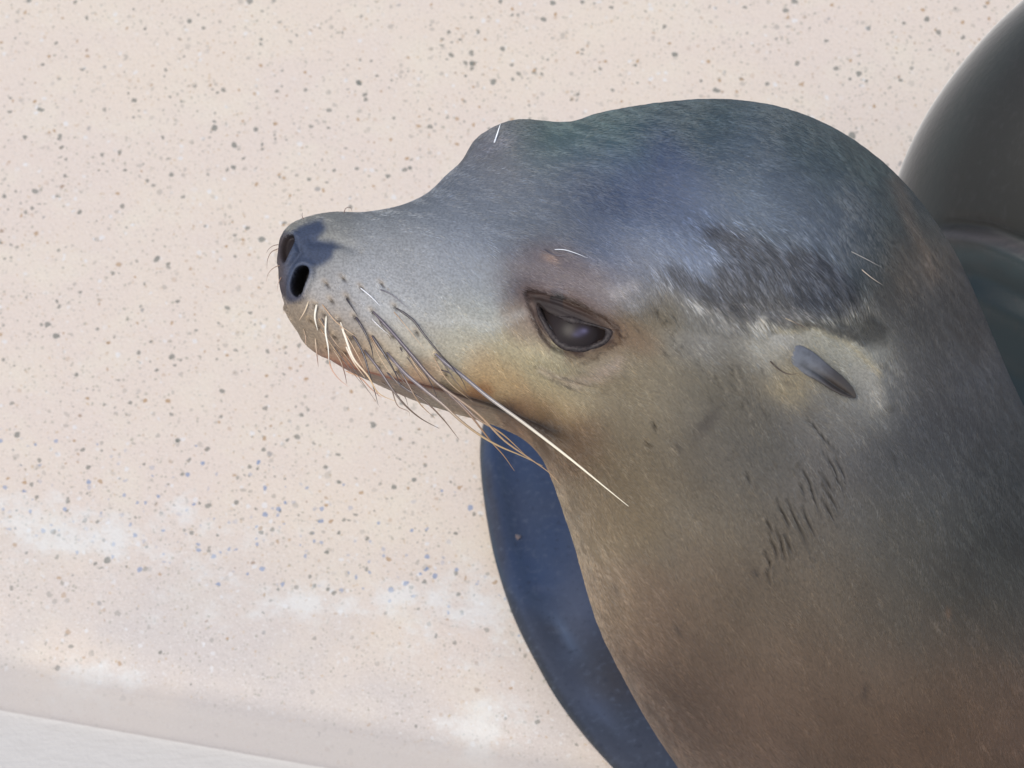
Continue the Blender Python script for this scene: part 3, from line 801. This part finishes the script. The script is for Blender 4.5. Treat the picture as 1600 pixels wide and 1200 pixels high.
def add_fur(name, n_target, len0, rad0, parent, seed):
    r = np.random.default_rng(seed)
    V = verts_d; Fq = faces
    a, b, c, d = (V[Fq[:, i]] for i in range(4))
    fn = np.cross(c - a, d - b); area = np.linalg.norm(fn, axis=1) / 2; fn /= np.linalg.norm(fn, axis=1)[:, None] + 1e-9
    nq = nr.reshape(-1, 3)[Fq[:, 0]]; sgn = np.sign((fn * nq).sum(1)); fn *= sgn[:, None]
    ce = (a + c) / 2
    w = area * (fn[:, 2] > -.35) * np.where((ce[:, 0] < 1680) & (ce[:, 1] < 1290), 1.0, .22) * (ce[:, 0] < 2100) * (ce[:, 1] < 1750)
    k = r.choice(len(Fq), n_target, p=w / w.sum())
    s, t = r.random(n_target), r.random(n_target)
    root = (a[k] * ((1-s)*(1-t))[:, None] + b[k] * (s*(1-t))[:, None] + c[k] * (s*t)[:, None] + d[k] * ((1-s)*t)[:, None])
    x, y = root[:, 0], root[:, 1]
    fnr = fn[k]
    # clear zones
    keep = (sdist(x, y, EYE_RIM) > -7 + 9 * r.random(n_target)) | (fnr[:, 2] < 0)
    keep &= sdist(x, y, LEATHER) > -5 + 9 * r.random(n_target)
    dl, sl, pl = poly_dist(x, y, LIP); keep &= ~((dl < np.where(sl > 0, 7, 9) * sst(.9, .6, pl) * sst(0, .1, pl)) & (pl < .9) & (pl > .03))
    for wv_ in WR[:NFOLD]:
        dw, sw, _ = poly_dist(x, y, wv_); keep &= dw > 1.9
    
    root, x, y, fnr = root[keep], x[keep], y[keep], fnr[keep]; n = len(x)
    fx, fy = flow(x, y)
    jit = .10 * r.normal(size=n) + .10 * Field(31, 22, 40)(x, y)
    ca, sa = np.cos(jit), np.sin(jit); fx, fy = fx * ca - fy * sa, fx * sa + fy * ca
    dr_ = np.stack([fx, fy, np.zeros(n)], 1)
    dr_ -= fnr * (dr_ * fnr).sum(1)[:, None]
    dr_ /= np.linalg.norm(dr_, axis=1)[:, None] + 1e-9
    # length map: short on the face, longer on temple and neck
    Lm = len0 * (.55 + .45 * sst(520, 900, x)) * (1 + .6 * sst(40, -20, sdist(x, y, DARK)))
    Lm *= (.6 + .8 * r.random(n))
    clump = Field(33, 3.0, 90, ax=(4.0, .8), ang=54)(x, y)
    kf = sst(.55, .3, fy); clump = clump * (1 - kf) + kf * Field(34, 3.0, 90, ax=(4.0, .8), ang=12)(x, y)
    lift = (.07 + .06 * r.random(n) + .02 * clump)
    lift = lift + .03 * sst(20, -10, sdist(x, y, DARK))
    K = 4; tt = np.linspace(0, 1, K)
    rise = lift[:, None] * np.sin(tt[None] * 2.2) * Lm[:, None] * .7
    pos = root[:, None] + dr_[:, None] * (Lm[:, None] * tt[None])[..., None] + fnr[:, None] * (rise - .6)[..., None]
    col = coat(pigment_and_light(x, y))
    v = np.exp(.19 * r.normal(size=n) + .12 * clump)
    streak = sst(30, -5, sdist(x, y, DARK))
    v *= np.exp(streak * (.18 * clump + .40 * r.normal(size=n) - .08))
    white = (r.random(n) < (.003 + .08 * streak))
    col = col * v[:, None]; g = col.mean(1, keepdims=True)
    tint = r.normal(size=(n, 1)) * .05
    col = col * (1 + tint * np.array([1.0, .2, -1.0]))
    col[white] = col[white] * 1.45 + .015
    col = np.clip(col, .004, .85)
    wp = (W(pos.reshape(-1, 3)) + OFF).astype(np.float32)
    hc = bpy.data.hair_curves.new(name); hc.add_curves([K] * n)
    hc.attributes['position'].data.foreach_set('vector', wp.ravel()) if 'position' in hc.attributes else hc.points.foreach_set('position', wp.ravel())
    ra = hc.attributes.new('radius', 'FLOAT', 'POINT') if 'radius' not in hc.attributes else hc.attributes['radius']
    rr = (rad0 * U * (.7 + .6 * r.random(n))[:, None] * np.array([.9, 1.0, .75, .12])[None]).astype(np.float32)
    ra.data.foreach_set('value', rr.ravel())
    ca_ = hc.attributes.new('pigment_and_light', 'FLOAT_COLOR', 'CURVE')
    c4 = np.ones((n, 4), np.float32); c4[:, :3] = col; ca_.data.foreach_set('color', c4.ravel())
    hc.materials.append(fur_mat)
    o = bpy.data.objects.new(name, hc); C.objects.link(o); o.parent = parent; o['kind'] = 'stuff'
    return o
add_fur('fur', 660000, 10.0, .29, lion, 5)

# ------------------------------------------------------------------ front flipper resting on the deck
m = N('flipper_hide')
tc = m.n('NewGeometry').outputs['Position']
n1 = m.n('TexNoise', i_Vector=tc, i_Scale=14.0, i_Detail=5.0).outputs[0]
n2 = m.n('TexNoise', i_Vector=tc, i_Scale=260.0, i_Detail=4.0).outputs[0]
fatt = m.n('Attribute', attribute_name='pigment_and_light').outputs['Color']
fc = m.mix(m.ramp(n1, .42, .68, 0, .35), fatt, (.034, .038, .052))
fc = m.mix(m.ramp(n2, .52, .75, 0, .4), fc, (.075, .090, .125))
fc = m.mix(m.ramp(n2, .42, .25, 0, .5), fc, (.018, .020, .030))
m.set(Base_Color=fc, Roughness=m.ramp(n1, .35, .65, .34, .5), Specular_IOR_Level=.4)
m.bump(n2, .25, .0008)
flip_mat = m.m
EL = [(905,560),(850,575),(800,600),(770,630),(755,662),(750,700),(752,745),(759,800),(768,850),(778,890),(792,935),(810,980),(838,1035),(870,1090),(912,1146),(962,1200),(1040,1275),(1150,1370),(1300,1490),(1480,1640),(1680,1820),(1900,2020)]
ER = [(925,560),(960,580),(1000,610),(1040,650),(1070,690),(1100,740),(1120,790),(1140,840),(1160,890),(1180,930),(1210,975),(1240,1010),(1270,1050),(1300,1100),(1340,1150),(1390,1210),(1450,1290),(1540,1400),(1650,1500),(1800,1630),(2000,1790),(2200,1960)]
nn, ms = 175, 60
idx = np.arange(len(EL), dtype=float); iq = np.linspace(0, len(EL) - 1, nn)
L_ = spline(idx, np.array(EL, float), iq); R_ = spline(idx, np.array(ER, float), iq)
fp = []
fm = Field(9, .02, 30)
def gw(x, y, h): return W(np.column_stack([x, y, ground_z(x, y, h)]))
for i in range(nn):
    th = np.linspace(0, 2 * np.pi, ms, endpoint=False)
    c_ = np.cos(th); s_ = np.sin(th)
    fr = (1 - c_) / 2            # 0 left edge, 1 right edge
    x = L_[i, 0] + (R_[i, 0] - L_[i, 0]) * fr; y = L_[i, 1] + (R_[i, 1] - L_[i, 1]) * fr
    along = iq[i] / 18
    hh = .006 + .014 * along + .05 * max(0, along - .72) ** 1.3 * 4
    thick = .008 + .012 * along
    g0 = gw(x, y, 0.0)
    prof_ = np.sign(s_) * np.abs(s_) ** .75
    hump = np.sin(fr * np.pi) * .012 * along
    bumpy = fm(g0[:, 0], g0[:, 1]) * .0009 - .0022 * G(x, y, 842, 922, 9, 6, 20) + .0016 * G(x, y, 850, 912, 7, 3, -20) - .0012 * np.exp(-((np.hypot(x - 862, y - 987) - 5) / 1.6) ** 2)
    ridge_ = .0045 * np.exp(-((fr - .06) / .035) ** 2) * np.exp(-((along - .35) / .25) ** 2) - .0035 * np.exp(-((fr - .15) / .05) ** 2) * np.exp(-((along - .4) / .3) ** 2)
    fing = .0016 * np.cos(fr * 22) * sst(.75, .4, along)
    top = s_ > 0
    h = hh * .9 + prof_ * thick * .5 + np.where(top, hump + bumpy + ridge_ , 0)
    h = np.maximum(h, .0015)
    # keep the outline where it is while giving the slab real height
    g = g0.copy(); g[:, 2] = h
    # shift towards the viewer's ray for the raised points
    ray = ROT[2] / ROT[2][2]
    g[:, :2] += (ray[:2] * h[:, None])
    fp.append(g)
fp = np.concatenate(fp)
ff = grid_faces(nn, ms).tolist(); ff.append(list(range(ms))[::-1]); ff.append(list(range((nn - 1) * ms, nn * ms)))
fx_ = np.concatenate([L_[i, 0] + (R_[i, 0] - L_[i, 0]) * (1 - np.cos(np.linspace(0, 2 * np.pi, ms, endpoint=False))) / 2 for i in range(nn)])
fy_ = np.concatenate([L_[i, 1] + (R_[i, 1] - L_[i, 1]) * (1 - np.cos(np.linspace(0, 2 * np.pi, ms, endpoint=False))) / 2 for i in range(nn)])
fd_ = np.concatenate([np.hypot(R_[i, 0] - L_[i, 0], R_[i, 1] - L_[i, 1]) * (1 - np.cos(np.linspace(0, 2 * np.pi, ms, endpoint=False))) / 2 for i in range(nn)])
jj = 14 * mf1(fx_, fy_)
fcol = np.array([.030, .044, .085]) * np.ones((len(fx_), 1))
def fo(a, c):
    global fcol
    fcol = fcol * (1 - a[:, None]) + a[:, None] * np.array(c)
fo(sst(900, 1040, fy_ + jj), (.036, .041, .058))
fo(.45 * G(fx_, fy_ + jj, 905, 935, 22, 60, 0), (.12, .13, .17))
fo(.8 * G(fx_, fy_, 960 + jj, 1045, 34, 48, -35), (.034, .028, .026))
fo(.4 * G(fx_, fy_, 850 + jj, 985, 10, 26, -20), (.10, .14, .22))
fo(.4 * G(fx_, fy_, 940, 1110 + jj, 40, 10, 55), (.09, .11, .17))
fo(.75 * np.exp(-((fd_ - 14 - .12 * jj) / 5) ** 2) * sst(700, 760, fy_) * sst(920, 860, fy_), (.030, .022, .018))
fo(.7 * sst(9, 2, fd_), (.040, .050, .056))  # teal highlight along the leading edge, put into the colour
fo(.6 * sst(12, 2, np.abs(fd_ - 6)) * sst(880, 960, fy_), (.020, .018, .018))
flip = mesh_obj('front_flipper', fp + OFF, ff, flip_mat, lion, fcol)
flip['label'] = 'smooth dark blue front flipper spread flat on the deck'
# pale scar on the flipper
def pebble(x, y, s, mat, name, parent):
    pr = gw(np.array([x]), np.array([y]), .0)[0]
    h = BVHTree.FromPolygons([tuple(v) for v in fp], ff).ray_cast(Vector(pr + ROT[2] * .3), Vector(-ROT[2]))
    if h[0] is None: return
    r_ = np.random.default_rng(3); vs = []
    nu, nvv = 9, 14
    for a in np.linspace(0, math.pi, nu):
        for b in np.linspace(0, 2 * math.pi, nvv, endpoint=False):
            k_ = 1 + .15 * math.sin(3 * b + 1)
            vs.append((math.sin(a) * math.cos(b) * s * k_ + .3 * math.sin(a) * math.sin(b) * s, math.sin(a) * math.sin(b) * s * 1.2 * k_, math.cos(a) * s * .25))
    o = mesh_obj(name, np.array(vs) + np.array(h[0]) + OFF, grid_faces(nu, nvv), mat, parent)
pebble(808, 838, .0022, simple('scar_skin', (.16, .12, .11), .5, col2=(.10, .09, .10), nscale=500), 'scar', lion)

# ------------------------------------------------------------------ the second animal, behind on the right
m = N('wet_dark_coat')
tc = m.n('NewGeometry').outputs['Position']
n1 = m.n('TexNoise', i_Vector=tc, i_Scale=7.0, i_Detail=4.0).outputs[0]
n2 = m.n('TexNoise', i_Vector=m.n('VectorMath', operation='MULTIPLY', i_0=tc, i_1=(300, 300, 90)).outputs[0], i_Scale=1.0, i_Detail=4.0).outputs[0]
fc = m.mix(m.ramp(n1, .4, .7, 0, .4), m.n('Attribute', attribute_name='pigment_and_light').outputs['Color'], (.020, .019, .017))
fc = m.mix(m.ramp(n2, .5, .8, 0, .4), fc, (.038, .036, .036))
m.set(Base_Color=fc, Roughness=.48, Specular_IOR_Level=.3, Sheen_Weight=.6, Sheen_Roughness=.35)
m.bump(n2, .3, .0006)
dark_mat = m.m
S2 = [ # Tx,Ty (right/outer), Bx,By (left silhouette), D, Z
 (1935,-322, 1925,-318, 8, -1250), (1960,-300,1880,-290, 70,-1240), (1990,-250,1840,-240,110,-1230), (2010,-180,1790,-180,150,-1225),
 (2030,-100,1720,-110,190,-1220), (2060,-20,1655,-55,230,-1230), (2090,60,1597,0,260,-1250), (2110,120,1550,42,290,-1275), (2130,180,1500,95,315,-1300),
 (2150,250,1458,152,340,-1330), (2170,320,1424,215,360,-1360), (2190,400,1398,275,378,-1395), (2210,480,1382,340,392,-1430),
 (2230,560,1372,410,405,-1470), (2250,650,1368,490,418,-1510), (2280,760,1372,590,430,-1560), (2340,900,1385,720,440,-1620),
 (2450,1060,1440,880,450,-1700), (2650,1200,1560,1060,440,-1780), (2950,1330,1850,1240,420,-1850), (3300,1420,2350,1400,330,-1900), (3600,1450,3100,1480,160,-1950), (3700,1460,3500,1490,40,-1960)]
P2, q2 = body_grid(np.array(S2, float), 420, 220, None, .6)
n2_ = normals(P2); c2 = P2.mean(1, keepdims=True)
if ((n2_ * (P2 - c2)).sum(-1)).mean() < 0: n2_ = -n2_
x2, y2 = P2[..., 0], P2[..., 1]; F2 = sst(-.1, .3, n2_[..., 2])
d2_ = np.zeros_like(x2)
for line, dep, wd in (([(1460,352),(1500,352),(1540,358),(1600,384),(1680,430)], 13, 12), ([(1490,425),(1540,440),(1620,480),(1700,540)], 9, 16), ([(1520,560),(1600,600),(1700,640)], 8, 20)):
    dd, ss, pp = poly_dist(x2, y2, line)
    d2_ -= dep * F2 * np.exp(-(dd / wd) ** 2) * sst(0, .15, pp)
    d2_ += dep * .9 * F2 * np.exp(-((dd * ss - wd * 1.6) / wd) ** 2) * sst(0, .15, pp)
d2_ -= 10 * F2 * G(x2, y2, 1700, 250, 120, 160)
P2 = P2 + n2_ * d2_[..., None]; P2[0] = P2[0].mean(0); P2[-1] = P2[-1].mean(0)
w2 = W(P2.reshape(-1, 3)); w2[:, 2] = np.maximum(w2[:, 2], .002)
b2 = np.array([w2[:, 0].mean(), w2[:, 1].mean(), 0])
lion2 = empty('sea_lion', b2, 'dark wet sea lion cut off by the right edge, behind the one in profile', 'sea lion')
xx, yy = P2[..., 0].ravel(), P2[..., 1].ravel(); jj = 10 * mf2(xx, yy)
c2c = np.array([.022, .021, .018]) * np.ones((len(xx), 1))
def so(a, c):
    global c2c
    c2c = c2c * (1 - a[:, None]) + a[:, None] * np.array(c)
so(.8 * sst(345, 420, yy + jj), (.022, .037, .040))
so(.5 * np.exp(-((poly_dist(xx, yy, [(1600, 20), (1500, 150), (1450, 260), (1440, 350)])[0]) / 34) ** 2), (.030, .044, .045))  # teal rim reflection painted into the coat colour
so(.75 * np.exp(-(poly_dist(xx, yy + .3 * jj, [(1460, 368), (1510, 368), (1560, 376), (1620, 402), (1700, 440)])[0] / 9) ** 2), (.115, .098, .095))  # crease highlights, pinkish here and teal next, painted as colour
so(.4 * np.exp(-(poly_dist(xx, yy + .3 * jj, [(1500, 395), (1560, 400), (1640, 440)])[0] / 14) ** 2), (.06, .085, .09))
mesh_obj('body', w2 - b2, grid_faces(*P2.shape[:2]), dark_mat, lion2, c2c)
